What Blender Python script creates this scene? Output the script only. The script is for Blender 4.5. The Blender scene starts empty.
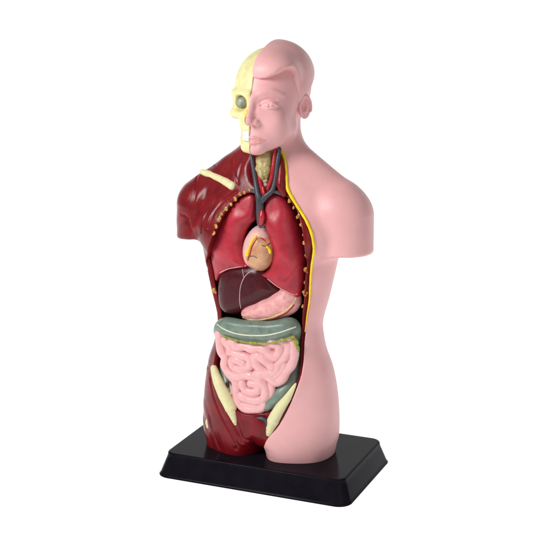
import bpy, bmesh, math, time
import numpy as np
rng = np.random.RandomState(7)
T0 = time.time()
Cn = bpy.context.scene.collection

# ------------------------------------------------------------------ camera
F = 1300.0                       # focal length in pixels of a 541 px frame
PITCH, YAW, DIST, TX, TZ = math.radians(13.6), math.radians(22.9), 137.2, -.53, 22.14
cy, sy, cp, sp = math.cos(YAW), math.sin(YAW), math.cos(PITCH), math.sin(PITCH)
fw = np.array([-sy*cp, cy*cp, -sp]); rt = np.array([cy, sy, 0.]); up = np.cross(rt, fw)
CAM = np.array([TX, 0, TZ]) - fw*DIST
XC = -.5                         # centre plane of the body

def ray(u, v):
    d = fw*F + rt*(u-270.5) - up*(v-270.5)
    return d/np.linalg.norm(d)
def at(u, v, Y):
    d = ray(u, v); return CAM + d*((Y-CAM[1])/d[1])
def atc(u, v, Yf, c=0.):
    Y = Yf
    for _ in range(12):
        p = at(u, v, Y); Y = .5*Y + .5*(Yf + c*(p[0]-XC)**2)
    return p

# ------------------------------------------------------------------ SDF kit
def smin(a, b, k):
    h = np.clip(.5+.5*(b-a)/k, 0, 1); return b*(1-h)+a*h-k*h*(1-h)
def smax(a, b, k): return -smin(-a, -b, k)
def ell(P, c, r):
    q = P-np.array(c); r = np.array(r)
    k0 = np.sqrt(((q/r)**2).sum(1)); k1 = np.sqrt(((q/r**2)**2).sum(1))+1e-6
    return k0*(k0-1)/k1
def cap(P, a, b, ra, rb=None):
    rb = ra if rb is None else rb
    a = np.array(a, float); b = np.array(b, float); ba = b-a
    h = np.clip(((P-a)@ba)/(ba@ba+1e-12), 0, 1)
    return np.linalg.norm(P-a-h[:, None]*ba, axis=1)-(ra+(rb-ra)*h)
def chain(P, pts, r, k=0.):
    r = [r]*len(pts) if np.isscalar(r) else r
    d = None
    for i in range(len(pts)-1):
        e = cap(P, pts[i], pts[i+1], r[i], r[i+1])
        d = e if d is None else (np.minimum(d, e) if k == 0 else smin(d, e, k))
    return d
def spline(pts, n=6, closed=False):
    pts = [np.array(p, float) for p in pts]; N = len(pts); out = []
    rngi = range(N) if closed else range(N-1)
    for i in rngi:
        if closed: p0, p1, p2, p3 = pts[i-1], pts[i], pts[(i+1) % N], pts[(i+2) % N]
        else: p0, p1, p2, p3 = pts[max(i-1, 0)], pts[i], pts[i+1], pts[min(i+2, N-1)]
        for j in range(n):
            t = j/n
            out.append(.5*((2*p1)+(-p0+p2)*t+(2*p0-5*p1+4*p2-p3)*t*t+(-p0+3*p1-3*p2+p3)*t**3))
    if not closed: out.append(pts[-1])
    return np.array(out)
def poly2(x, z, V):
    d = np.full(x.shape, 1e9); s = np.ones(x.shape)
    n = len(V)
    for i in range(n):
        a, b = V[i], V[i-1]
        ex, ez = b-a; wx, wz = x-a[0], z-a[1]
        t = np.clip((wx*ex+wz*ez)/(ex*ex+ez*ez+1e-12), 0, 1)
        d = np.minimum(d, (wx-ex*t)**2+(wz-ez*t)**2)
        c1 = z >= a[1]; c2 = z < b[1]; c3 = ex*wz > ez*wx
        s = np.where((c1 & c2 & c3) | (~c1 & ~c2 & ~c3), -s, s)
    return s*np.sqrt(d)
def line2(x, z, V):
    d = np.full(x.shape, 1e9)
    for i in range(len(V)-1):
        a, b = V[i], V[i+1]
        ex, ez = b-a; wx, wz = x-a[0], z-a[1]
        t = np.clip((wx*ex+wz*ez)/(ex*ex+ez*ez+1e-12), 0, 1)
        d = np.minimum(d, (wx-ex*t)**2+(wz-ez*t)**2)
    return np.sqrt(d)
def curve1(zs, vs):
    zs = np.array(zs, float); vs = np.array(vs, float)
    p = spline(list(zip(zs, vs)), 12); o = np.argsort(p[:, 0]); p = p[o]
    return lambda z: np.interp(z, p[:, 0], p[:, 1])

from concurrent.futures import ThreadPoolExecutor
POOL = ThreadPoolExecutor(4)
def par(f, P):
    if len(P) < 4000: return f(P)
    return np.concatenate(list(POOL.map(f, np.array_split(P, max(4, len(P)//60000)))))
def field2(fn, lo, hi, h=.04):
    """a 2-D field (x, z) sampled once and read back bilinearly"""
    nx, nz = [int(math.ceil((b-a)/h))+1 for a, b in zip(lo, hi)]
    X, Z = np.meshgrid(lo[0]+np.arange(nx)*h, lo[1]+np.arange(nz)*h, indexing='ij')
    A = par(lambda Q: fn(Q[:, 0], Q[:, 1]), np.stack([X.ravel(), Z.ravel()], 1)).reshape(nx, nz)
    def g(x, z):
        u = np.clip((x-lo[0])/h, 0, nx-1.001); v = np.clip((z-lo[1])/h, 0, nz-1.001)
        i = u.astype(int); j = v.astype(int); a = u-i; b = v-j
        return (A[i, j]*(1-a)+A[i+1, j]*a)*(1-b)+(A[i, j+1]*(1-a)+A[i+1, j+1]*a)*b
    return g
def sdf_mesh(name, f, lo, hi, h, mat, parent, newton=2):
    lo = np.array(lo, float); hi = np.array(hi, float); B = 8
    nb = np.ceil((hi-lo)/(h*B)).astype(int); n = nb*B+1
    ii = np.stack(np.meshgrid(*[np.arange(k) for k in nb], indexing='ij'), -1).reshape(-1, 3)
    ctr = lo+(ii*B+B/2)*h
    fc = par(f, ctr)
    vol = np.repeat(np.repeat(np.repeat(fc.reshape(nb), B, 0), B, 1), B, 2).astype(np.float32)
    vol = np.pad(vol, ((0, 1),)*3, mode='edge')
    act = ii[np.abs(fc) < B*h*.87*1.35+.25]
    o = np.arange(B+1); off = np.stack(np.meshgrid(o, o, o, indexing='ij'), -1).reshape(-1, 3)
    for s in range(0, len(act), 1500):
        idx = (act[s:s+1500, None, :]*B+off[None]).reshape(-1, 3)
        vol[idx[:, 0], idx[:, 1], idx[:, 2]] = par(f, lo+idx*h)
    s = vol < 0
    c = np.zeros(np.array(vol.shape)-1, np.int8)
    for a in (0, 1):
        for b in (0, 1):
            for d in (0, 1): c += s[a:n[0]-1+a, b:n[1]-1+b, d:n[2]-1+d]
    cells = np.argwhere((c > 0) & (c < 8))
    if len(cells) == 0: raise RuntimeError('empty sdf '+name)
    cid = np.full(c.shape, -1, np.int32); cid[tuple(cells.T)] = np.arange(len(cells))
    cor = np.array([[a, b, d] for a in (0, 1) for b in (0, 1) for d in (0, 1)])
    vals = np.stack([vol[tuple((cells+k).T)] for k in cor], 1).astype(float)
    acc = np.zeros((len(cells), 3)); cnt = np.zeros(len(cells))
    for i in range(8):
        for j in range(i+1, 8):
            if np.abs(cor[i]-cor[j]).sum() != 1: continue
            va, vb = vals[:, i], vals[:, j]; m = (va < 0) != (vb < 0)
            t = np.where(m, va/(va-vb+1e-20), 0)
            acc += np.where(m[:, None], cor[i]+t[:, None]*(cor[j]-cor[i]), 0); cnt += m
    V = lo+(cells+acc/cnt[:, None])*h
    faces = []
    for ax in range(3):
        sl = [slice(None)]*3; sl2 = [slice(None)]*3
        sl[ax] = slice(0, -1); sl2[ax] = slice(1, None)
        e = np.argwhere(s[tuple(sl)] != s[tuple(sl2)])
        u, w = (ax+1) % 3, (ax+2) % 3
        e = e[(e[:, u] > 0) & (e[:, w] > 0) & (e[:, u] < c.shape[u]) & (e[:, w] < c.shape[w])]
        du = np.eye(3, dtype=int)[u]; dw = np.eye(3, dtype=int)[w]
        q = np.stack([cid[tuple((e-du-dw).T)], cid[tuple((e-dw).T)], cid[tuple(e.T)], cid[tuple((e-du).T)]], 1)
        inside = s[tuple(e.T)]
        q[~inside] = q[~inside][:, ::-1]
        faces.append(q)
    Q = np.concatenate(faces); Q = Q[(Q >= 0).all(1)]
    for _ in range(newton):
        g = np.empty_like(V); e = h*.4
        f0 = par(f, V)
        for a in range(3):
            d = np.zeros(3); d[a] = e; g[:, a] = (par(f, V+d)-f0)/e
        g2 = (g**2).sum(1)+.05
        st = -(f0/g2)[:, None]*g
        L = np.linalg.norm(st, axis=1); st *= np.minimum(1, .35*h/(L+1e-9))[:, None]
        V = V+st
    me = bpy.data.meshes.new(name)
    me.vertices.add(len(V)); me.vertices.foreach_set('co', V.astype(np.float32).ravel())
    me.loops.add(len(Q)*4); me.loops.foreach_set('vertex_index', Q.astype(np.int32).ravel())
    me.polygons.add(len(Q)); me.polygons.foreach_set('loop_start', np.arange(0, len(Q)*4, 4, dtype=np.int32))
    try: me.polygons.foreach_set('loop_total', np.full(len(Q), 4, np.int32))
    except Exception: pass
    me.update(calc_edges=True); me.validate()
    me.polygons.foreach_set('use_smooth', np.ones(len(me.polygons), bool))
    me.materials.append(mat)
    ob = bpy.data.objects.new(name, me); Cn.objects.link(ob); ob.parent = parent
    print('%-18s %7d verts  %.1fs' % (name, len(V), time.time()-T0))
    return ob

# ------------------------------------------------------------------ materials
def lin(c): return tuple((x/255/12.92 if x/255 <= .04045 else ((x/255+.055)/1.055)**2.4) for x in c)
def material(name, rgb, rough=.4, var=.12, vscale=.8, bump=.0, bscale=8, sss=0., coat=0., fibre=None, spec=.5, rvar=.08, rgb2=None, fine=0.):
    m = bpy.data.materials.new(name); m.use_nodes = True
    N = m.node_tree.nodes; L = m.node_tree.links; b = N['Principled BSDF']
    tc = N.new('ShaderNodeTexCoord'); co = tc.outputs['Object']
    n1 = N.new('ShaderNodeTexNoise'); n1.inputs['Scale'].default_value = vscale; n1.inputs['Detail'].default_value = 5
    L.new(co, n1.inputs['Vector'])
    mx = N.new('ShaderNodeMix'); mx.data_type = 'RGBA'
    c = lin(rgb); c2 = lin(rgb2) if rgb2 else tuple(x*(1-var*2) for x in c)
    mx.inputs[6].default_value = (*c2, 1); mx.inputs[7].default_value = (*(min(1, x*(1+var*.5)) for x in c), 1)
    mr = N.new('ShaderNodeMapRange'); mr.inputs[1].default_value = .3; mr.inputs[2].default_value = .65
    L.new(n1.outputs['Fac'], mr.inputs[0]); L.new(mr.outputs[0], mx.inputs[0])
    L.new(mx.outputs[2], b.inputs['Base Color'])
    n3 = N.new('ShaderNodeTexNoise'); n3.inputs['Scale'].default_value = 2.3; n3.inputs['Detail'].default_value = 6
    L.new(co, n3.inputs['Vector'])
    m2 = N.new('ShaderNodeMapRange'); m2.inputs[1].default_value = .3; m2.inputs[2].default_value = .7
    m2.inputs[3].default_value = max(.02, rough-rvar); m2.inputs[4].default_value = rough+rvar
    L.new(n3.outputs['Fac'], m2.inputs[0]); L.new(m2.outputs[0], b.inputs['Roughness'])
    b.inputs['Specular IOR Level'].default_value = spec
    b.inputs['Coat Weight'].default_value = coat; b.inputs['Coat Roughness'].default_value = .12
    if sss:
        b.inputs['Subsurface Weight'].default_value = sss
        b.inputs['Subsurface Radius'].default_value = (.5, .22, .15); b.inputs['Subsurface Scale'].default_value = .5
    last = None
    if bump:
        n2 = N.new('ShaderNodeTexNoise'); n2.inputs['Scale'].default_value = bscale; n2.inputs['Detail'].default_value = 4
        L.new(co, n2.inputs['Vector'])
        bp = N.new('ShaderNodeBump'); bp.inputs['Strength'].default_value = 1; bp.inputs['Distance'].default_value = bump
        L.new(n2.outputs['Fac'], bp.inputs['Height']); last = bp
    if fibre:
        mp = N.new('ShaderNodeMapping'); mp.inputs['Rotation'].default_value = fibre[0]; mp.inputs['Scale'].default_value = fibre[1]
        L.new(co, mp.inputs['Vector'])
        nf = N.new('ShaderNodeTexNoise'); nf.inputs['Scale'].default_value = 1; nf.inputs['Detail'].default_value = 3
        nf.inputs['Distortion'].default_value = .6
        L.new(mp.outputs[0], nf.inputs['Vector'])
        bf = N.new('ShaderNodeBump'); bf.inputs['Strength'].default_value = 1; bf.inputs['Distance'].default_value = fibre[2]
        L.new(nf.outputs['Fac'], bf.inputs['Height'])
        if last: L.new(last.outputs[0], bf.inputs['Normal'])
        last = bf
    if last: L.new(last.outputs[0], b.inputs['Normal'])
    return m

M = {}
M['skin'] = material('pink_plastic', (237, 180, 181), .42, .025, .5, .012, 5, sss=.25, rvar=.05, spec=.4)
M['lips'] = material('lip_pink', (230, 163, 162), .38, .03, 1, .01, 6, sss=.2)
M['muscle'] = material('muscle_red', (126, 21, 28), .27, .1, .7, .004, 5, fibre=((0, .5, 0), (4, 2.5, .35), .02), rgb2=(100, 14, 22), spec=.3, rvar=.04)
M['lung'] = material('lung_red', (182, 44, 60), .34, .1, .8, .015, 9, rgb2=(156, 32, 48), spec=.45)
M['edge'] = material('lung_edge_pink', (216, 150, 150), .4, .05)
M['heart'] = material('heart_pink', (232, 186, 180), .35, .05, 1.5, .02, 8, sss=.1)
M['tan'] = material('heart_tan', (208, 158, 118), .3, .06, 1.4, .015, 5, coat=.2, rgb2=(188, 130, 100))
M['liver'] = material('liver_maroon', (74, 20, 28), .28, .12, 1.2, .01, 5, spec=.3)
M['ligament'] = material('ligament_grey', (190, 160, 165), .4, .1)
M['stomach'] = material('stomach_pink', (234, 174, 172), .36, .06, 2.4, .03, 5, sss=.1, rgb2=(222, 148, 150))
M['colon'] = material('colon_grey', (122, 140, 126), .34, .06, 1.5, .02, 6, rgb2=(104, 122, 114))
M['taenia'] = material('taenia_cream', (214, 218, 190), .45, .05)
M['fringe'] = material('fringe_green', (166, 168, 30), .45, .2, 3, .03, 8, rgb2=(110, 128, 60))
M['gut'] = material('intestine_pink', (238, 182, 183), .34, .04, 2, .012, 7, sss=.15)
M['bone'] = material('bone_cream', (228, 222, 172), .45, .04, 2, .02, 10)
M['skull'] = material('skull_cream', (232, 228, 172), .42, .04, 1.6, .015, 8, rgb2=(222, 212, 150))
M['teeth'] = material('teeth_white', (235, 236, 232), .3, .02)
M['fat'] = material('fat_yellow', (244, 220, 16), .35, .05, 3, .03, 8, rgb2=(236, 200, 10))
M['omentum'] = material('omentum_cream', (226, 196, 130), .4, .1, 3, .02, 8)
M['spot'] = material('rib_ochre', (204, 166, 66), .4, .15, 5, .03, 8, rgb2=(128, 66, 34))
M['vein'] = material('vein_grey', (64, 66, 76), .36, .1, 2, .02, 7)
M['artery'] = material('artery_red', (178, 12, 30), .28, .08, 2, .02, 7, coat=.3)
M['larynx'] = material('larynx_cream', (200, 184, 128), .42, .12, 3, .06, 5, rgb2=(150, 140, 84))
M['trachea'] = material('trachea_cream', (222, 196, 176), .4, .08, 3)
M['eye'] = material('eyeball_grey', (158, 172, 170), .2, .15, 3, coat=.4, rgb2=(112, 134, 140))
M['orbit_shade'] = material('orbit_shade_olive', (168, 158, 104), .45, .15, 2, rgb2=(120, 104, 66))
M['cartilage'] = material('cartilage_lemon', (226, 214, 84), .4, .08, 3, rgb2=(228, 222, 140))
M['dark'] = material('dark_recess', (60, 22, 26), .5, .2, 3)
M['base'] = material('black_gloss_plastic', (25, 22, 29), .08, .12, .6, .002, 30, spec=.1, rvar=.04, rgb2=(20, 18, 24))
M['base'].node_tree.nodes['Principled BSDF'].inputs['IOR'].default_value = 1.25

# ------------------------------------------------------------------ thing
def empty(name, loc):
    o = bpy.data.objects.new(name, None); Cn.objects.link(o); o.location = loc; o.empty_display_size = 1
    return o
root = empty('anatomy_model', (0, 0, 0))
root['label'] = 'human torso model, half pink skin and half red muscle, organs exposed, on a black base'
root['category'] = 'anatomical model'

# ------------------------------------------------------------------ body field
fA = curve1([0, 2.5, 5.5, 9, 12, 13.9, 15.5, 17.2, 20, 23.5, 26, 28.5, 30.5, 32, 33, 34.5],
            [7.35, 7.5, 7.68, 7.45, 6.95, 6.3, 5.95, 5.85, 6.55, 7.3, 7.7, 7.8, 7.3, 6.0, 5.0, 3.6])
fF = curve1([0, 2.5, 5.5, 9, 12, 15, 18, 21, 24, 27, 29.5, 31.5, 33, 34.5],
            [4.3, 4.45, 4.5, 4.4, 4.3, 4.1, 4.0, 4.15, 4.4, 4.4, 4.0, 3.5, 3.0, 2.6])
fB = curve1([0, 3, 7, 10, 13, 16, 19, 23, 27, 30, 32, 34.5],
            [4.0, 4.6, 5.2, 5.0, 4.0, 3.3, 3.5, 4.1, 4.5, 4.3, 3.6, 2.8])
YC = -.15
def body(P):
    x, y, z = P[:, 0]-XC, P[:, 1]-YC, P[:, 2]
    A = fA(z); D = np.where(y < 0, fF(z), fB(z))
    e = 2.25
    k = ((np.abs(x)/A)**e+(np.abs(y)/D)**e)**(1/e)
    d = (k-1)*np.minimum(A, D)*.9
    # the two thighs part just above the base
    ax = np.abs(x); leg = None
    for s in (1, -1):
        ry = np.where(y < 0, 4.85, 4.9)
        l = (np.sqrt(((s*x-3.72)/3.6)**2+(y/ry)**2)-1)*3.6
        leg = l if leg is None else smin(leg, l, .5)
    d = smax(d, leg-np.interp(z, [2.3, 2.9, 3.6, 4.6, 6.5, 9], [0, .1, .3, .9, 2.6, 6]), .6)
    d = smax(d, z-34.5, 1.5)
    q = np.stack([ax, y, z], 1)
    # shoulders, arm stubs, neck
    qa = np.stack([np.abs(x-.2), y, z], 1)
    d = smin(d, cap(qa, (1.3, .9, 34.8), (7.1, .5, 30.3), 1.7, 2.1), 1.3)
    arm = cap(qa, (7.8, .3, 28.6), (8.5, .2, 22), 3.12, 2.55)
    arm = smax(arm, np.where(x > 0, 24.8, 25.25)-z+np.where(x > 0, 0, .12*(8-ax)), .45)
    d = smin(d, arm, np.where(x > 0, 1.15, .6))
    d = smin(d, cap(q, (0, .9, 38.5), (0, .7, 33), 2.75, 2.95), 1.3)
    # chest and belly forms
    d = smin(d, ell(q, (3.7, -2.9, 26.6), (3.3, 1.75, 2.5)), 1.2)
    d = smin(d, ell(q, (0, -2.6, 11.5), (4.5, 2.1, 4.2)), 1.4)
    d = d+.14*np.exp(-(((ax-6.4)/.7)**2+((z-26.2-(ax-6.4)*.5)/1.6)**2))*(y < 0)     # crease by the armpit
    return d
def traces(f, px, off=0.):
    """first surface point along the ray through each pixel, or None"""
    D = np.array([ray(u, v) for u, v in px]); n = len(D)
    ts = np.arange(DIST-14, DIST+9, .3)
    E = f((CAM+D[:, None, :]*ts[None, :, None]).reshape(-1, 3)).reshape(n, -1)-off
    out = []; neg = E < 0; has = neg.any(1); k = np.where(has, neg.argmax(1), 1)
    lo, hi = ts[np.maximum(k-1, 0)], ts[k]
    for _ in range(12):
        mid = (lo+hi)/2; e = f(CAM+D*mid[:, None])-off
        hi = np.where(e < 0, mid, hi); lo = np.where(e < 0, lo, mid)
    P = CAM+D*((lo+hi)/2)[:, None]
    return [P[i] if has[i] else None for i in range(n)]
def trace(f, u, v, off=0.): return traces(f, [(u, v)], off)[0]
def hits0(px, off=0., alt=-1.):
    return [p if p is not None else at(u, v, alt) for p, (u, v) in zip(traces(body, px, off), px)]
def hit(u, v, off=0., alt=-1.): return hits0([(u, v)], off, alt)[0]
def hits(px, off=0., n=5, alt=-1., sm=True):
    p = hits0(px, off, alt)
    return list(spline(p, n)) if sm else p

# ------------------------------------------------------------------ openings
skin_px = [(281, 151), (284, 158), (286, 172), (287.5, 188), (293, 199), (301, 212), (307, 222), (312, 235), (314, 250), (312, 264),
           (310.5, 280), (309.5, 300), (307, 316), (305, 332), (303.5, 350), (302.5, 366), (299.5, 380), (291, 402), (279, 425),
           (268, 438), (264, 446)]
sk = hits(skin_px, 0, 3)
skin_poly = [np.array([p[0], p[2]]) for p in sk]
skin_poly = np.array([[XC-.6, 34.85], [XC+.9, 34.85]]+[[skin_poly[0][0]-.3, 35.5]]+[list(p) for p in skin_poly]+[[XC-.0, 2.6], [XC, 0], [-14, 0], [-14, 34.85]])
in_px = [(247, 193.5), (262, 192), (282, 195), (290, 203), (297, 216), (302, 235), (304, 255), (303.5, 280), (302.5, 300), (300.5, 320),
         (299.5, 350), (298, 376), (291, 391), (280, 405), (268, 413), (252, 415), (238, 411), (229, 400), (219.5, 380), (215.5, 366), (218, 350),
         (219, 333), (217.5, 318), (212.5, 302), (209, 285), (208, 266), (210, 246), (216, 228), (226.5, 211), (236.5, 199)]
cav_poly = spline([p[[0, 2]] for p in hits0(in_px, -.2)], 3, True)

cav_field = field2(lambda x, z: poly2(x, z, cav_poly), (-14, 0), (13, 40), .05)
skin_field = field2(lambda x, z: poly2(x, z, skin_poly), (-14, 0), (13, 48), .05)
def cavity(P, b):
    y = P[:, 1]
    return np.maximum(cav_field(P[:, 0], P[:, 2]), np.minimum(y+np.interp(P[:, 2], [13.5, 17], [.4, 1.75]), np.maximum(y-1.6, b+.35)))

# ------------------------------------------------------------------ head field (pink half)
HR = math.radians(2); ch, sh = math.cos(HR), math.sin(HR)
HX, HY = XC+.02, -.35
def hl(P):       # world -> head space (x to the body's left, -y to the front)
    x, y = P[:, 0]-HX, P[:, 1]-HY
    return np.stack([x*ch-y*sh*-1*-1, x*sh+y*ch, P[:, 2]], 1)
def hw(p):       # head space -> world
    x, y, z = p
    return np.array([HX+x*ch+y*sh, HY-x*sh+y*ch, z])
def head(P):
    q = hl(P); q = np.stack([np.abs(q[:, 0]), q[:, 1], q[:, 2]], 1)
    d = ell(q, (0, .9, 41.6), (3.75, 4.75, 4.3))
    d = smin(d, ell(q, (0, -1.5, 39.2), (3.05, 3.15, 3.9)), .9)
    d = smin(d, cap(q, (2.15, -.6, 37.5), (.55, -3.35, 35.95), 1.05, .85), .9)
    d = smin(d, ell(q, (0, -3.95, 35.75), (.95, .75, .72)), .6)
    d = smin(d, ell(q, (0, -3.6, 36.85), (1.7, 1.05, 1.15)), .7)
    d = smin(d, ell(q, (1.95, -3.05, 38.55), (.95, .9, .85)), .8)
    d = smin(d, ell(q, (1.75, -2.35, 37.5), (1.25, 1.35, 1.5)), .9)
    d = smax(d, -ell(q, (1.6, -4.75, 40.2), (.95, .75, .5)), .6)
    d = smax(d, -ell(q, (.52, -4.85, 40.0), (.22, .45, .5)), .3)
    d = smin(d, ell(q, (1.68, -3.62, 40.1), (.85, .66, .48)), .2)
    return d
def on_head(pts, off):
    """push (x, z) points onto the front of the face, in head space"""
    out = []
    for x, z in pts:
        ys = np.arange(-6.5, -2, .02)
        p = np.array([hw((x, y, z)) for y in ys]); e = head(p)
        out.append((x, float(ys[(e < 0).argmax()])-off, z))
    return out
LU = on_head([(0, 36.84), (.4, 36.88), (.95, 36.74), (1.45, 36.6)], .0)
LLW = on_head([(0, 36.36), (.45, 36.36), (.95, 36.43), (1.4, 36.56)], -.02)
LS = on_head([(0, 36.6), (.4, 36.62), (.95, 36.6), (1.6, 36.55)], .2)
LIDU = on_head([(.9, 40.04), (1.25, 40.32), (1.7, 40.42), (2.15, 40.3), (2.5, 40.02)], .0)
LIDL = on_head([(.9, 40.02), (1.3, 39.85), (1.72, 39.78), (2.15, 39.85), (2.5, 40.0)], .0)
BROW = on_head([tuple(p) for p in spline([(.35, 40.95), (.9, 41.25), (1.6, 41.42), (2.25, 41.25), (2.75, 40.9)], 3)], -.04)
SLIT = on_head([(.95, 40.02), (1.27, 40.2), (1.7, 40.29), (2.12, 40.19), (2.45, 40.01)], -.0)
SLIT2 = on_head([(.98, 40.0), (1.3, 39.93), (1.72, 39.87), (2.15, 39.93), (2.45, 40.0)], -.0)
IRIS = on_head([(1.68, 40.1)], 0.)
LIDC = on_head([(.95, 40.4), (1.3, 40.6), (1.75, 40.7), (2.3, 40.52)], .03)
def face_bits(P, d):
    q0 = hl(P); q = np.stack([np.abs(q0[:, 0]), q0[:, 1], q0[:, 2]], 1)
    # eyelids and eye slit
    d = smin(d, chain(q, BROW, list(np.interp(np.linspace(0, 1, len(BROW)), [0, .3, .6, 1], [.1, .18, .18, .03]))), .4)
    d = smin(d, chain(q, LIDU, [.05, .1, .11, .1, .06]), .1); d = smin(d, chain(q, LIDL, .06), .1)
    d = d+.16*np.exp(-(chain(q, SLIT, 0.)/.075)**2)+.09*np.exp(-(chain(q, SLIT2, 0.)/.06)**2)
    d = d+.07*np.exp(-((np.linalg.norm(q-np.array(IRIS[0]), axis=1)-.24)/.06)**2)
    d = d+.12*np.exp(-(chain(q, LIDC, 0.)/.1)**2)
    # nose
    d = smin(d, cap(q, (0, -4.3, 40.6), (0, -5.1, 38.75), .34, .42), .5)
    d = smin(d, ell(q, (0, -5.12, 38.5), (.5, .45, .4)), .3)
    d = smin(d, ell(q, (.62, -4.62, 38.4), (.36, .45, .34)), .25)
    d = smax(d, -ell(q, (.36, -4.8, 38.0), (.2, .3, .16)), .1)
    # mouth
    d = smax(d, -cap(q, (0, -4.85, 37.6), (0, -4.85, 37.1), .08), .16)
    d = smin(d, chain(q, LU, [.16, .17, .13, .06]), .12)
    d = smin(d, chain(q, LLW, [.2, .2, .15, .06]), .12)
    sl = chain(q, LS, 0.)
    d = d+.14*np.exp(-(sl/.12)**2)
    d = d+.10*np.exp(-(cap(q, (-.6, -4.6, 35.95), (.6, -4.6, 35.95), 0.)/.22)**2)
    return d
def ear(P):
    q = hl(P)-np.array([3.62, .6, 39.55])
    a = math.radians(-14); x, y, z = q.T
    y, z = y*math.cos(a)-z*math.sin(a), y*math.sin(a)+z*math.cos(a)
    b = math.radians(28); x, y = x*math.cos(b)-y*math.sin(b), x*math.sin(b)+y*math.cos(b)
    q = np.stack([x, y, z], 1)
    rad = np.where(z > 0, .82, .82-.16*np.clip(-z, 0, 1.3))
    d = ell(q, (0, 0, 0), (.32, .8, 1.3))
    rim = np.sqrt(((np.sqrt((y/.72)**2+(z/1.16)**2)-1)*.8)**2+(x-.16)**2)-.14
    rim = smax(rim, -(z+.75), .2)
    d = smax(d, x-.1, .1)
    d = smin(d, rim, .12)
    d = smax(d, -ell(q, (.2, -.12, .1), (.3, .34, .62)), .12)
    d = smin(d, ell(q, (.05, -.62, -.1), (.16, .18, .28)), .1)
    d = smin(d, chain(q, [(.08, .18, .55), (.12, .3, .0), (.08, .05, -.5)], .12), .12)
    return d
def skin_f(P):
    b = body(P); H = head(P)
    H = smin(H, smax(b, 35.1-P[:, 2], .3), .7)
    H = face_bits(P, H)
    H = smax(H, -hl(P)[:, 0], .05)
    x, y, z = P.T
    op = np.maximum(skin_field(x, z), y-1.5)
    B = np.maximum(b, -(b+.55))
    return smin(np.maximum(smax(B, -op, .12), -(x-XC)), H, .06)

SK = sdf_mesh('skin', skin_f, (XC-.3, -6.6, 2.2), (11.6, 5.9, 46.6), .085, M['skin'], root)
SK['label'] = 'smooth pink skin of the face, shoulder, flank and thigh'
sdf_mesh('ear', lambda P: ear(P), (2.2, -1.6, 37.6), (5.4, 2.9, 41.4), .05, M['skin'], SK)
def hair_f(P):
    q = hl(P); x, y, z = q.T
    d = ell(q, (.05, 1.0, 41.8), (3.95, 4.75, 4.25))
    d = smin(d, ell(q, (1.0, -1.7, 43.2), (2.7, 2.4, 1.85)), .9)
    d = smin(d, ell(q, (0, 2.3, 42.75), (3.5, 3.5, 3.2)), .8)
    zl = np.interp(x, [-.5, 0, .7, 1.5, 2.3, 2.8, 3.3], [42.75, 42.7, 42.6, 42.72, 43.1, 43.5, 43.6])
    keep = smin(zl-z, -(y+.9+.22*(z-41)), .8)
    keep2 = 39.9-z+np.clip(y, -2, 4)*.75
    d = smax(d, smax(keep, keep2*.8, .3), .3+.25*np.clip((x-1.6)/1.2, 0, 1))
    return smax(d, -x, .04)
sdf_mesh('hair', hair_f, (XC-.9, -6.2, 37), (4.4, 5.8, 46.7), .07, M['skin'], SK)
def lips_f(P):
    q = hl(P)
    u = chain(q, [(-.2, LU[0][1], LU[0][2])]+LU[1:], [.17, .18, .14, .06])
    l = chain(q, [(-.2, LLW[0][1], LLW[0][2])]+LLW[1:], [.21, .21, .16, .06])
    return smax(np.minimum(u, l), -q[:, 0]+.01, .03)
sdf_mesh('lips', lips_f, (XC-.9, -6, 35.6), (1.8, -3.4, 37.4), .035, M['lips'], SK)
def eyeb_f(P):
    q = hl(P); return ell(q, (IRIS[0][0], IRIS[0][1]+.06, IRIS[0][2]-.02), (.2, .12, .2))
sdf_mesh('iris', eyeb_f, (XC, -6, 39), (3, -2.6, 41), .03, M['skin'], SK)
fatp = hits(skin_px[:14], .02, 5)
fr = list(np.interp(np.linspace(0, 1, len(fatp)), [0, .05, .3, .34, .5, .8, 1], [.12, .2, .18, .15, .16, .11, .04])*(1+.07*np.sin(np.arange(len(fatp))*1.7)))
sdf_mesh('fat_layer', lambda P: chain(P, fatp, fr), (0, -5.5, 14), (8.5, 0, 36.5), .055, M['fat'], SK)

# ------------------------------------------------------------------ muscle
G = [ # groove centre lines on the red half: deltoid, chest muscle, thigh
 [(197, 176), (196, 190), (192, 206), (187, 222)], [(220, 187), (210, 196), (199, 208), (193, 224)], [(228, 190), (216, 199), (207, 212), (201, 232)],
 [(236, 192), (224, 200), (214, 212), (208, 228)], [(245, 156), (240, 168), (237, 182)], [(232, 160), (234, 172), (238, 184)], [(214, 165), (222, 172), (228, 178)],
 [(210, 378), (213, 395), (221, 415), (230, 432), (238, 446)], [(216, 385), (224, 403), (233, 424), (240, 436)], [(228, 423), (233, 432), (238, 441)],
 [(233, 414), (238, 428), (243, 443)], [(250, 441), (240, 438), (236, 449)], [(208, 340), (206, 356), (208, 368)], [(211, 300), (213, 318), (211, 338)],
 [(206, 262), (208, 280), (212, 296)], [(209, 415), (213, 432), (219, 448)], [(181, 214), (187, 217), (191, 230)]]
GL = [hits(g, 0, 3, -.5) for g in G]
GW = [.14, .17, .15, .14, .13, .13, .13, .15, .2, .12, .16, .16, .13, .13, .13, .12, .13]
GD = [.12, .17, .14, .12, .12, .1, .1, .16, .22, .14, .2, .16, .12, .1, .1, .09, .12]
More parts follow.
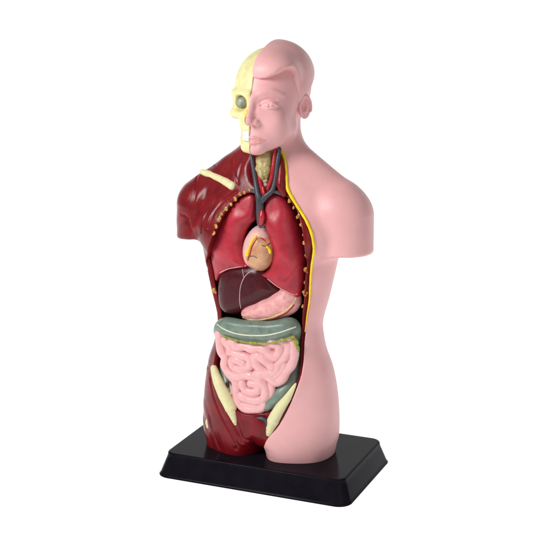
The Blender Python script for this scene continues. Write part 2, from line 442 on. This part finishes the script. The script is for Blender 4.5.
def muscle_f(P):
    b = body(P); x, y, z = P.T
    ins = np.clip((x-XC)/.6, 0, 1)*.32
    d = b+ins+.02
    m = (np.abs(d) < 1.0)
    if m.any():
        Pm = P[m]; g = np.zeros(len(Pm))
        for L_, w, dp in zip(GL, GW, GD):
            A_ = np.array(L_); k = ((Pm > A_.min(0)-2.2*w) & (Pm < A_.max(0)+2.2*w)).all(1)
            if k.any(): g[k] += dp*np.exp(-(chain(Pm[k], L_, 0.)/w)**2)
        # long shallow fibre ridges along the muscle
        xx, yy, zz = Pm.T
        u1 = .92*xx+.38*zz; u2 = .86*xx-.5*zz
        a1 = .5+.5*np.sin(u1*1.7+1.1*yy); a2 = .5+.5*np.sin(u2*1.3+.8*yy)
        g += .028*np.sin(u1*6.5+yy*2.5+.4*np.sin(zz*.8))*a1*(zz < 11)
        g += .026*np.sin(u2*5.2+yy*1.2+.5*np.sin(zz*.6+xx*.5))*a2*np.clip((XC-1.5-xx)/2, 0, 1)*np.clip((zz-24.5)/2, 0, 1)
        d[m] += g
    # neck is recessed in front and ends under the jaw
    d = smax(d, z-37.2, .4)
    nk = ell(P, (XC+.55, -3.3, 34.6), (2.0, 1.3, 3.0))
    d = smax(d, -nk, .5)
    d = smax(d, -cavity(P, b), .15)
    # pubic bulge between the hip strips
    d = smin(d, ell(P, (XC+.4, -2.9, 6.0), (1.5, 1.7, 2.5)), .35)
    return d
MU = sdf_mesh('muscle', muscle_f, (-12.6, -5.6, 2.2), (11.2, 5.9, 37.7), .1, M['muscle'], root, 2)
MU['label'] = 'glossy dark red muscle of the shoulder, flank and thigh'

def strip(name, px, r, mat, parent, off=0., h=.05, flat=None, n=4, k=0., alt=-1.):
    pts = hits(px, off, n, alt)
    rr = list(np.interp(np.linspace(0, 1, len(pts)), np.linspace(0, 1, len(r)), r)) if not np.isscalar(r) else [r]*len(pts)
    P = np.array(pts); m = max(rr)+.2
    return sdf_mesh(name, lambda Q: chain(Q, pts, rr, k), P.min(0)-m, P.max(0)+m, h, mat, parent, 2)
strip('collar_bone', [(202.5, 172), (209, 174.3), (218, 178), (226, 182), (232.5, 186)], [.3, .4, .38, .43, .46], M['bone'], MU, -.17)
strip('thigh_bone', [(208, 418), (207.5, 422), (208.2, 427)], [.05, .24, .2], M['bone'], MU, -.08)
strip('hip_bone', [(213.8, 368), (218, 381), (224.3, 395), (230.7, 408), (235.5, 424)], [.36, .56, .66, .64, .16], M['bone'], MU, -.08)
strip('hip_bone', [(295.5, 384), (288, 397), (280, 408), (273, 421), (268.5, 434)], [.12, .4, .56, .64, .26], M['bone'], MU, -.2)

ribs = [(289, 201, .17), (293.5, 208, .13), (298, 216, .2), (301, 225, .13), (303.5, 234, .15), (304.5, 243, .19), (306, 256, .14), (306, 270, .23), (305.5, 283, .16), (305, 293, .24), (303, 307, .17),
        (249, 190.5, .13), (244.5, 192.5, .14), (240, 195, .17), (235, 199, .19), (231, 204, .15), (226, 209, .2), (222, 214, .15), (219, 219, .22), (216, 226, .18), (213.5, 233, .17), (214, 291, .25)]
for i, (u, v, r) in enumerate(ribs):
    c = hit(u, v, -.44 if u > 262 else -.02)
    ph = rng.rand(3)*6
    def rf(P, c=c, r=r, ph=ph):
        q = P-c
        return ell(q, (0, 0, 0), (r*1.1, r*.28, r*1.45))+.22*r*np.sin(q[:, 0]*9+ph[0])*np.sin(q[:, 2]*8+ph[1])
    sdf_mesh('rib', rf, c-r*1.7, c+r*1.7, .045, M['spot'], MU, 1)

# ------------------------------------------------------------------ skull (red side)
def skull_f(P):
    q = hl(P); q = q*np.array([-1, 1, 1])
    d = ell(q, (0, .5, 41.4), (3.55, 4.6, 4.1))
    d = smin(d, ell(q, (0, -1.6, 40.2), (2.75, 2.85, 2.4)), .5)
    d = smin(d, cap(q, (.3, -4.2, 41.05), (2.35, -3.3, 41.1), .4, .35), .35)
    d = smin(d, ell(q, (.2, -3.6, 38.2), (1.35, 1.2, 1.5)), .4)
    d = smin(d, ell(q, (0, -3.6, 37.0), (1.15, 1.05, 1.0)), .4)
    d = smin(d, chain(q, [(1.3, -3.95, 39.0), (2.3, -3.3, 39.0), (2.8, -2.0, 39.3), (3.1, -.2, 39.7)], [.5, .5, .38, .3]), .3)
    d = smin(d, cap(q, (2.35, -3.1, 39.2), (2.15, -3.0, 40.9), .34, .34), .45)
    j = chain(q, [(0, -4.15, 35.75), (.7, -3.9, 35.8), (1.5, -2.6, 36.2), (2.1, -1.1, 36.8), (2.4, -.3, 38.3)], [.62, .62, .55, .55, .5])
    d = smin(d, j, .15)
    d = smin(d, ell(q, (1.3, -1.3, 40.6), (1.75, 2.3, 1.9)), .5)
    d = smax(d, -ell(q, (1.42, -4.45, 40.15), (.92, 1.5, .84)), .18)
    d = smax(d, -ell(q, (.15, -4.9, 38.75), (.45, .8, .75)), .12)
    d = smax(d, -ell(q, (3.3, -1.8, 38.0), (1.1, 1.3, .9)), .2)
    d = d+.05*np.exp(-((q[:, 2]-37.42)/.09)**2)*(q[:, 1] < -3.4)
    return smax(d, -q[:, 0]+.02, .04)
SU = sdf_mesh('skull', skull_f, (-4.6, -6.2, 34.6), (XC+.8, 5.6, 46), .065, M['skull'], root)
SU['label'] = 'cream skull half with grey eyeball and white teeth'
def hell(name, c, r, mat, par, h=.04, extra=None):
    w = hw((-c[0], c[1], c[2])); m = max(r)*1.4
    def f(P):
        q = hl(P)*np.array([-1, 1, 1]); d = ell(q, c, r)
        return extra(q, d) if extra else d
    return sdf_mesh(name, f, w-m, w+m, h, mat, par, 2)
hell('orbit_shade', (1.42, -2.9, 40.15), (1.0, .85, .9), M['orbit_shade'], SU)  # darker lining that puts the shading around the eye into colour
ey = hell('eyeball', (1.42, -3.5, 40.2), (.47, .5, .47), M['eye'], SU)
def teeth_f(P):
    q = hl(P)*np.array([-1, 1, 1]); x, y, z = q.T
    arc = np.sqrt((x/1.12)**2+((y+3.45)/1.22)**2)
    th = np.arctan2(x, -(y+3.45))
    d = np.abs(arc-1)*1.1-.14
    d = smax(d, np.abs(z-36.98)-.52, .15)
    d = d+.09*np.exp(-(np.sin(th*8)/.28)**2)+.07*np.exp(-((z-36.97)/.06)**2)
    d = smax(d, y+3.0, .1)
    return smax(d, -x+.02, .03)
sdf_mesh('teeth', teeth_f, (-2.4, -5.6, 36.2), (XC+.6, -2.6, 37.9), .035, M['teeth'], SU)
hell('cheek_muscle', (1.75, -2.3, 38.0), (.42, .6, .9), M['dark'], SU)
hell('nose_cartilage', (.55, -4.3, 39.2), (.34, .3, .42), M['cartilage'], SU)

# ------------------------------------------------------------------ organs
def pts2(px, Yf, c): return [atc(u, v, Yf, c)[[0, 2]] for u, v in px]
def pillow(P, poly, Yf, c, R, T, back=2.2):
    x, y, z = P.T
    d2 = poly2(x, z, poly)
    yy = y-(Yf+c*(x-XC)**2)-T
    q = np.clip(d2+R, 0, None)
    s = np.where(yy < 0, R/T, R/back)
    d = np.sqrt(q*q+(yy*s)**2)-R
    return d*np.where(T < R, T/R, 1)
def organ(name, px, Yf, c, R, T, mat, parent, h=.08, back=1.6, extra=None, smooth=True, m=.6, pre=None):
    P2 = pts2(px, Yf+T*.6, c); poly = spline(P2, 4, True) if smooth else np.array(P2)
    ymax = Yf+c*max(abs(poly[:, 0]-XC))**2
    lo = (poly[:, 0].min()-m, Yf-m-.4, poly[:, 1].min()-m); hi = (poly[:, 0].max()+m, ymax+T+back+.3, poly[:, 1].max()+m)
    def f(P):
        d = pillow(P, poly, Yf, c, R, T, back)
        return extra(P, d) if extra else d
    o = sdf_mesh(name, f, lo, hi, h, mat, parent, 2)
    return o, f
def onto(name, f, px, r, mat, parent, off=0., h=.045, n=4, wob=0.):
    pts = [p for p in traces(f, px, off) if p is not None]
    if len(pts) < 2: print('MISSED', name); return
    if len(pts) < len(px): print('partly missed', name, len(pts), len(px))
    pts = list(spline(pts, n))
    rr = list(np.interp(np.linspace(0, 1, len(pts)), np.linspace(0, 1, len(r)), r)) if not np.isscalar(r) else [r]*len(pts)
    if wob: rr = list(np.array(rr)*(1+wob*rng.randn(len(rr)).clip(-1, 1)))
    A = np.array(pts); m = max(rr)+.2
    return sdf_mesh(name, lambda Q: chain(Q, pts, rr), A.min(0)-m, A.max(0)+m, h, mat, parent, 1)

rl = [(247, 193.5), (252.5, 194.5), (255.5, 201), (255.8, 212), (253.5, 220), (248, 226), (243.5, 234), (241.8, 243), (242.5, 252), (245, 260),
      (249, 266), (246.5, 268.5), (238, 269.5), (228, 271.5), (220, 275.5), (214, 283), (210, 280), (207, 270), (208, 256), (210.5, 243), (215, 229), (223, 214), (234, 201)]
def lung_x(P, d):
    d = d+.02*np.sin(P[:, 0]*2.1+P[:, 2]*1.3)*np.sin(P[:, 2]*1.7+1)
    return smax(d, body(P)+.38, .3)
LR, fLR = organ('lung', rl, -4.3, .035, 1.6, 1.6, M['lung'], root, .08, 1.6, lung_x)
LR['label'] = 'crimson lung under the red shoulder'
ll = [(266, 198), (271, 194.5), (278, 195), (285, 201.5), (291, 211), (297, 225), (301, 240), (303, 258), (303, 275), (301, 288), (297.5, 298),
      (294, 297), (286, 293), (277, 288), (268, 281), (260.5, 275.5), (264, 272), (268.5, 267.5), (271, 260), (271, 250), (268, 240), (264.5, 230), (262.5, 220), (262.5, 208)]
fis = pts2([(304, 262), (296, 268), (286, 279)], -3.7, .035)
def lung_y(P, d):
    return lung_x(P, d)+.05*np.exp(-(line2(P[:, 0], P[:, 2], fis)/.07)**2)
LL, fLL = organ('lung', ll, -4.35, .04, 1.7, 1.6, M['lung'], root, .08, 1.6, lung_y)
LL['label'] = 'crimson lung beside the yellow fat line'
onto('lung_edge', fLR, [(212, 275), (214, 279.5), (220, 272.6), (228, 268.8), (238, 266.8), (245.5, 265.6)], .075, M['edge'], LR, -.01)
onto('lung_edge', fLL, [(262, 274.5), (268, 279), (277, 286), (286, 291), (293, 294.5), (297, 294)], .075, M['edge'], LL, -.01)

hp = [(256, 226), (250, 230), (244.5, 238), (242, 247), (242, 256), (245, 264), (251, 269), (258, 272), (266, 270), (271, 263), (273, 252), (272, 240), (268, 230), (262, 226)]
HT, fH = organ('heart', hp, -4.1, .0, 1.3, 1.6, M['heart'], root, .06)
vp = [(259, 233.5), (253, 238), (248.5, 246), (245, 255), (248.5, 265), (255, 269.8), (262, 271.6), (269, 266.5), (273, 256), (272, 243), (266, 237)]
V2, fV = organ('ventricle', vp, -4.55, .0, 1.0, 1.6, M['tan'], HT, .055,
               extra=lambda P, d: d-.05*np.sin(P[:, 0]*2.4+1)*np.sin(P[:, 2]*2.6))
fU = lambda P: np.minimum(fH(P), fV(P))
onto('heart_fat', fU, [(256.5, 236), (252.5, 241), (249.8, 247), (247.8, 253), (247.5, 256)], [.1, .15, .17, .2, .1], M['fat'], HT, .0, wob=.3)
fU = lambda P: np.minimum(fH(P), fV(P))
onto('heart_fat', fU, [(266, 246), (269, 249), (270, 253)], [.08, .17, .15], M['fat'], HT, -.02, wob=.2)
onto('coronary_artery', fU, [(257, 238.5), (253.8, 243), (251.4, 248), (249.6, 255), (247.8, 260)], .06, M['artery'], HT, .03)
onto('coronary_artery', fU, [(261, 238), (265, 241), (267, 246)], .055, M['artery'], HT, .0)
onto('coronary_vein', fU, [(248, 257), (253, 256), (257, 258)], .045, M['vein'], HT, .0)
onto('coronary_vein', fU, [(262, 245.5), (266, 246), (270, 243)], .05, M['vein'], HT, .0)

lv = [(230, 264), (246, 262), (262, 264), (272, 276), (281, 288), (283, 291), (278, 294.5), (268, 300), (258, 305.5), (248, 310), (240, 314), (232, 315.5), (224, 313), (219, 306), (217.2, 295), (217.5, 282), (221, 271)]
LV, fL = organ('liver', lv, -3.62, .03, 1.5, 1.4, M['liver'], root, .08)
onto('ligament', fL, [(258, 270), (250, 272), (244.5, 277), (241, 285), (239.8, 293), (239.8, 302), (241, 308)], .05, M['ligament'], LV, .0)
onto('ligament', fL, [(242.5, 269), (243, 273), (244, 278)], .045, M['ligament'], LV, .0)
stm = [(240, 313), (244, 306), (255, 301), (267, 296), (277, 290), (286, 286), (295, 292), (299, 297), (299, 305), (295, 312), (287, 317.5), (276, 321), (262, 323), (250, 322), (242.5, 318.5)]
ST, fS = organ('stomach', stm, -3.8, .02, 1.5, 1.6, M['stomach'], root, .07, 1.2,
               extra=lambda P, d: d-.03*np.sin(P[:, 0]*3+P[:, 2]*2.2)*np.sin(P[:, 2]*3.1-P[:, 0]*1.2))
onto('omentum', fS, [(243, 317.5), (251, 319.5), (262, 319.5), (274, 316.5), (284, 312), (291, 306), (296, 298.5)], [.07, .1, .1, .11, .1, .1, .07], M['omentum'], ST, .0, wob=.1)
onto('stomach_artery', fS, [(245, 319.6), (255, 321.2), (266, 320.6), (277, 317.5), (287, 312.5), (294, 305)], .075, M['artery'], ST, .0)

def tube_pts(px, c=0.): return [atc(u, v, Y, c) for u, v, Y in px]
cp_ = spline(tube_pts([(234, 402, -3.4), (230.5, 395, -3.3), (228, 385, -3.0), (227, 370, -2.2), (227, 352, -1.0), (222.5, 336, -1.9), (223, 327.5, -2.7), (231, 328, -3.2), (243, 330, -3.4),
                       (256, 331.5, -3.5), (270, 331.5, -3.4), (283, 329.5, -3.2), (291, 328, -2.7), (294, 336, -1.7), (295, 352, -1.2), (294.5, 368, -1.8), (291, 383, -2.6), (282, 393, -3.2), (272, 401, -3.5), (264, 406, -3.6)]), 4)
cr_ = list(np.interp(np.linspace(0, 1, len(cp_)), [0, .05, .12, .22, .3, .36, .5, .62, .7, .85, .92, 1], [.55, .75, .8, .6, .8, 1.0, 1.08, 1.0, .7, .8, .72, .6]))
def colon_f(P):
    d = chain(P, list(cp_), cr_, .25)
    d = smax(d, -4.4+.025*(P[:, 0]-XC)**2-P[:, 1], .2)
    return d-.035*np.sin(P[:, 0]*1.9)*np.sin(P[:, 2]*1.7+.5)
CO = sdf_mesh('colon', colon_f, cp_.min(0)-1.5, cp_.max(0)+1.5, .08, M['colon'], root, 2)
onto('taenia', colon_f, [(214.5, 322), (217.5, 324.5), (224, 329), (233, 332.8), (244, 335), (256, 335.6), (268, 335), (280, 332.4), (290, 329), (295.5, 327)], .085, M['taenia'], CO, .0)
def fringe(px, r):
    pts = list(spline([at(u, v, Y) for u, v, Y in px], 5))
    rr = np.interp(np.linspace(0, 1, len(pts)), np.linspace(0, 1, len(r)), r)*(1+.3*rng.randn(len(pts)).clip(-1, 1)); A = np.array(pts)
    sdf_mesh('fringe', lambda P: chain(P, pts, list(rr)), A.min(0)-.6, A.max(0)+.6, .045, M['fringe'], CO, 1)
fringe([(219, 333, -3.4), (226, 337, -4.1), (236, 340.3, -4.45), (245, 342, -4.55), (256, 343.3, -4.6), (268, 343.2, -4.55), (280, 341.2, -4.4), (288, 338.6, -4.2), (293.5, 336.5, -4.0)], [.03, .1, .12, .08, .13, .09, .14, .14, .16])
fringe([(293.5, 337, -3.95), (296.5, 343, -3.7), (298, 352, -3.4), (298, 360, -3.2)], [.16, .18, .15, .05])
apx = [trace(colon_f, u, v, .02) for u, v in [(229.5, 384), (231.5, 388), (231.5, 393), (229, 397)]]
apx = [p if p is not None else at(230, 390, -3.4) for p in apx]; ap = np.array(apx)
sdf_mesh('appendix', lambda P: chain(P, apx, .12), ap.min(0)-.4, ap.max(0)+.4, .04, M['trachea'], CO)
a0 = trace(colon_f, 227.5, 385, 0.)
if a0 is not None: sdf_mesh('appendix_opening', lambda P: ell(P, a0, (.24, .16, .42)), a0-1, a0+1, .04, M['dark'], CO)

gi = [(219, 329), (226, 330), (236, 332), (250, 334), (266, 335), (280, 333), (291, 332), (296.5, 344), (298.5, 356), (296.5, 368), (290, 378), (282, 384), (274, 388.5), (271.5, 395), (268, 403),
      (265, 409), (258, 413), (249, 413.5), (241, 409), (235.5, 401), (236, 392), (233.5, 383), (228, 376), (222, 370), (219.5, 360), (218, 346)]
coil_px = [
 ([(219.5, 334), (220, 343), (222, 352), (225.5, 358.5), (225, 366), (229.5, 373.5), (235, 380), (236.5, 388), (236.5, 394), (239, 402), (244, 408), (252, 409.5), (260, 408.5), (264, 404)], .50, 0),
 ([(225.5, 340), (227.5, 343.5), (231, 347), (230.5, 352)], .47, .08),
 ([(232.5, 341), (235.5, 343.5), (237, 347), (244.5, 346), (253, 349), (258.5, 347.5), (265.5, 350), (270, 354.5), (275, 357), (279.5, 352.5), (279, 346), (272, 343)], .52, -.04),
 ([(245, 343.5), (254, 345), (264, 345.5), (272, 344), (281, 342)], .45, .1),
 ([(234.5, 353.5), (241.5, 355.5), (248.5, 358), (251, 363), (247.5, 368.5), (240, 369.5), (234, 366.5), (232.8, 360.5), (237, 359.8), (243.5, 363.5)], .47, -.03),
 ([(258, 356), (264, 359.5), (269.5, 364.5), (273, 367)], .50, -.1),
 ([(255, 356), (256.5, 364), (262, 369.5), (268.5, 373.5), (275, 372), (279, 364.5), (283.5, 358.5), (288, 351.5), (288, 344.5), (283, 341)], .50, 0),
 ([(292.5, 341), (294, 349), (294, 357), (291, 365.5), (286, 372), (282, 379), (276, 382), (269.5, 377.5), (262, 374.5), (256.5, 374.5)], .52, .05),
 ([(284, 364), (281, 371), (276, 376)], .42, .0),
 ([(231, 374.5), (238.5, 377), (246, 375.5), (252.5, 376.5), (259, 380.5), (264.5, 386), (266, 393), (263, 399), (256, 401), (248, 399.5), (241.5, 396)], .50, -.06),
 ([(242.5, 383), (245, 389), (251.5, 392.3), (258, 391), (258.5, 385.5), (251, 383.5)], .47, -.05),
 ([(271.5, 383.5), (271.5, 391), (268.5, 398), (265, 404)], .42, .12),
 ([(238.5, 401), (242, 405.5), (248, 404.5), (256, 405)], .44, .02)]
coils = []
for px, r, dy in coil_px:
    pts = list(spline([atc(u, v, -3.95+dy, .03) for u, v in px], 4))
    rr = [r*1.0*(1+.05*math.sin(i*.9+len(px))) for i in range(len(pts))]
    A = np.array(pts); coils.append((pts, rr, A.min(0)-r-.5, A.max(0)+r+.5))
def gut_x(P, d):
    d = d+.33
    for pts, rr, lo_, hi_ in coils:
        k = ((P > lo_) & (P < hi_)).all(1)
        if k.any(): d[k] = smin(d[k], chain(P[k], pts, rr), .06)
    return d
GI, fG = organ('small_intestine', gi, -4.3, .03, 1.3, 1.5, M['gut'], root, .055, 1.4, gut_x)

# pelvis floor in front, beneath the intestine
bl = hit(263, 417, -.02)
sdf_mesh('groin_vessel', lambda P: chain(P, [hit_a, hit_b, hit_c], [.22, .26, .2]), bl-2, bl+2, .05, M['vein'], MU) if False else None
strip('groin_vessel', [(257.5, 418), (262, 418.5), (266, 420.5), (268, 425)], [.12, .19, .22, .22], M['vein'], MU, -.05)

# ------------------------------------------------------------------ neck organs
def tube(name, px, r, mat, parent=root, h=.055, f=None, k=0.):
    pts = list(spline([at(u, v, Y) for u, v, Y in px], 5))
    rr = list(np.interp(np.linspace(0, 1, len(pts)), np.linspace(0, 1, len(r)), r)) if not np.isscalar(r) else [r]*len(pts)
    if name in ('vein', 'artery'): rr = [q*.84 for q in rr]
    A = np.array(pts); m = max(rr)+.25
    def g(P):
        d = chain(P, pts, rr, k)
        return f(P, d) if f else d
    return sdf_mesh(name, g, A.min(0)-m, A.max(0)+m, h, mat, parent, 2)
LX = tube('larynx', [(265, 153, -2.4), (264.5, 160, -2.7), (264, 168, -2.9), (264, 175, -2.95)], [.72, .85, .85, .62], M['larynx'],
     f=lambda P, d: d+.05*np.sin(P[:, 2]*7)*np.sin(P[:, 0]*3+1)+.07*np.exp(-((P[:, 0]-(XC+.75))/.12)**2))
TR = tube('trachea', [(264.5, 174, -2.8), (265, 184, -2.85), (264, 196, -2.8)], .4, M['trachea'], f=lambda P, d: d+.05*np.sin(P[:, 2]*13))
tube('artery', [(257, 152, -2.9), (257.5, 165, -3.1), (259.5, 178, -3.3), (262, 190, -3.5), (263, 197, -3.6)], [.2, .23, .26, .3, .3], M['artery'])
tube('artery', [(275, 150, -2.7), (273.5, 165, -3.1), (271.5, 178, -3.3), (268, 189, -3.5), (263.5, 197, -3.6)], [.26, .28, .27, .27, .3], M['artery'])
tube('vein', [(251, 152, -2.9), (253, 165, -3.2), (255.5, 180, -3.5), (257.5, 192, -3.8), (259.5, 200, -3.9), (260, 212, -3.7), (260, 222, -3.4)], [.24, .27, .3, .36, .46, .5, .42], M['vein'])
tube('vein', [(279.5, 149, -2.6), (277.5, 162, -3.0), (276, 176, -3.3), (272.5, 190, -3.6), (266, 196, -3.85), (260, 203, -3.85)], [.24, .28, .28, .32, .36, .4], M['vein'])
tube('vein', [(273, 191, -3.5), (279, 193, -3.4), (285, 196, -3.2)], [.26, .22, .15], M['vein'])
tube('vein', [(257, 192, -3.7), (250, 190.5, -3.5), (243, 191.5, -3.2)], [.28, .22, .14], M['vein'])
tube('artery', [(262, 211, -4.0), (262, 217, -4.05), (261.2, 224, -3.9)], [.2, .42, .32], M['artery'])
tube('artery', [(263, 188, -3.9), (264, 193, -4.05)], [.2, .2], M['artery'])
tube('vein', [(258, 224, -4.0), (260.5, 227.5, -4.1), (264, 226, -4.0)], .12, M['vein'])
# bronchus and vessels behind heart, dark diaphragm behind liver
tube('neck_muscle', [(281, 160, -2.4), (281.5, 172, -2.9), (281, 184, -3.3), (284, 194, -3.2)], [.3, .42, .5, .35], M['muscle'])

# ------------------------------------------------------------------ base plate
def rrect(w, d, r, n=10):
    out = []
    for sx, sy_, a0 in ((1, 1, 0), (-1, 1, 90), (-1, -1, 180), (1, -1, 270)):
        for i in range(n+1):
            a = math.radians(a0+90*i/n); out.append((sx*(w/2-r)+r*math.cos(a), sy_*(d/2-r)+r*math.sin(a)))
    return out
def base_plate():
    W, D, H, t = 22., 14.59, 2.56, .97
    prof = [(-.25, .02, 1.3), (0, .02, 1.5), (-.0, .10, 1.5)]           # (inset, height, radius)
    prof = [(.05, .0, 1.45), (0, .05, 1.5), (0, .12, 1.5), (.10, .2, 1.45)]
    for i in range(1, 8):
        s = i/8; prof.append((.10+(t-.10-.12)*s, .2+(H-.2-.22)*s, 1.45-.25*s))
    for i in range(0, 7):
        a = math.radians(15*i); prof.append((t-.16+.22*(1-math.cos(a)), H-.22+.22*math.sin(a), 1.2-.03*i))
    bm = bmesh.new(); rings = []
    for ins, z, r in prof:
        rings.append([bm.verts.new((x, y, z)) for x, y in rrect(W-2*ins, D-2*ins, r)])
    n = len(rings[0])
    for a, b in zip(rings[:-1], rings[1:]):
        for i in range(n): bm.faces.new((a[i], a[(i+1) % n], b[(i+1) % n], b[i]))
    bm.faces.new(list(reversed(rings[0])))
    # top: a last inner ring keeps shading flat
    last = prof[-1]
    inner = [bm.verts.new((x, y, last[1])) for x, y in rrect(W-2*last[0]-.3, D-2*last[0]-.3, .9)]
    for i in range(n): bm.faces.new((rings[-1][i], rings[-1][(i+1) % n], inner[(i+1) % n], inner[i]))
    bm.faces.new(inner)
    me = bpy.data.meshes.new('base_plate'); bm.to_mesh(me); bm.free()
    for p in me.polygons: p.use_smooth = len(p.vertices) == 4
    me.materials.append(M['base'])
    o = bpy.data.objects.new('base_plate', me); Cn.objects.link(o); o.parent = root
    return o
BP = base_plate(); BP['label'] = 'glossy black rectangular base with sloping sides'

# ------------------------------------------------------------------ white sweep with added glow
def backdrop():
    prof = []
    for y in np.linspace(-60, 60, 6): prof.append((y, 0.))
    for i in range(1, 13):
        a = math.radians(90*i/12); prof.append((60+40*math.sin(a), 40-40*math.cos(a)))
    prof += [(100, 60), (100, 85)]
    bm = bmesh.new(); cols = [[bm.verts.new((x, y, z-.004)) for y, z in prof] for x in (-180, 100)]
    for i in range(len(prof)-1): bm.faces.new((cols[0][i], cols[1][i], cols[1][i+1], cols[0][i+1]))
    me = bpy.data.meshes.new('backdrop'); bm.to_mesh(me); bm.free()
    for p in me.polygons: p.use_smooth = True
    m = bpy.data.materials.new('white_glow_backdrop'); m.use_nodes = True
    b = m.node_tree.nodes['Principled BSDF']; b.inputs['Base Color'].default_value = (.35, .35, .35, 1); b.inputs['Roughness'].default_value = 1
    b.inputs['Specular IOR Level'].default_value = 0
    b.inputs['Emission Color'].default_value = (1, 1, 1, 1); b.inputs['Emission Strength'].default_value = .97  # added glow, no real lamp: keeps the sweep pure white and shadowless
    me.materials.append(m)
    o = bpy.data.objects.new('backdrop', me); Cn.objects.link(o); o['kind'] = 'structure'
backdrop()

# ------------------------------------------------------------------ light
def area(name, loc, target, size, power, color=(1, 1, 1)):
    l = bpy.data.lights.new(name, 'AREA'); l.shape = 'RECTANGLE'; l.size, l.size_y = size; l.energy = power; l.color = color
    o = bpy.data.objects.new(name, l); Cn.objects.link(o); o.location = loc
    d = np.array(target, float)-np.array(loc, float)
    from mathutils import Vector
    o.rotation_euler = Vector(d).to_track_quat('-Z', 'Y').to_euler()
area('key_softbox', (-38, -70, 78), (0, 0, 24), (36, 36), 76000, (1, .98, .965))
area('fill_softbox', (75, -60, 45), (0, 0, 22), (50, 60), 9500, (1, .98, .98))
w = bpy.data.worlds.new('World'); bpy.context.scene.world = w; w.use_nodes = True
w.node_tree.nodes['Background'].inputs[0].default_value = (1, .98, .96, 1); w.node_tree.nodes['Background'].inputs[1].default_value = .25

cam = bpy.data.cameras.new('camera'); co_ = bpy.data.objects.new('camera', cam); Cn.objects.link(co_)
co_.location = CAM; co_.rotation_euler = (math.pi/2-PITCH, 0, YAW)
cam.sensor_width = 36; cam.lens = F/541*36; cam.clip_end = 2000; cam.clip_start = 1
sc = bpy.context.scene; sc.camera = co_
sc.view_settings.view_transform = 'Standard'; sc.view_settings.look = 'None'; sc.view_settings.exposure = 0
print('script', time.time()-T0)
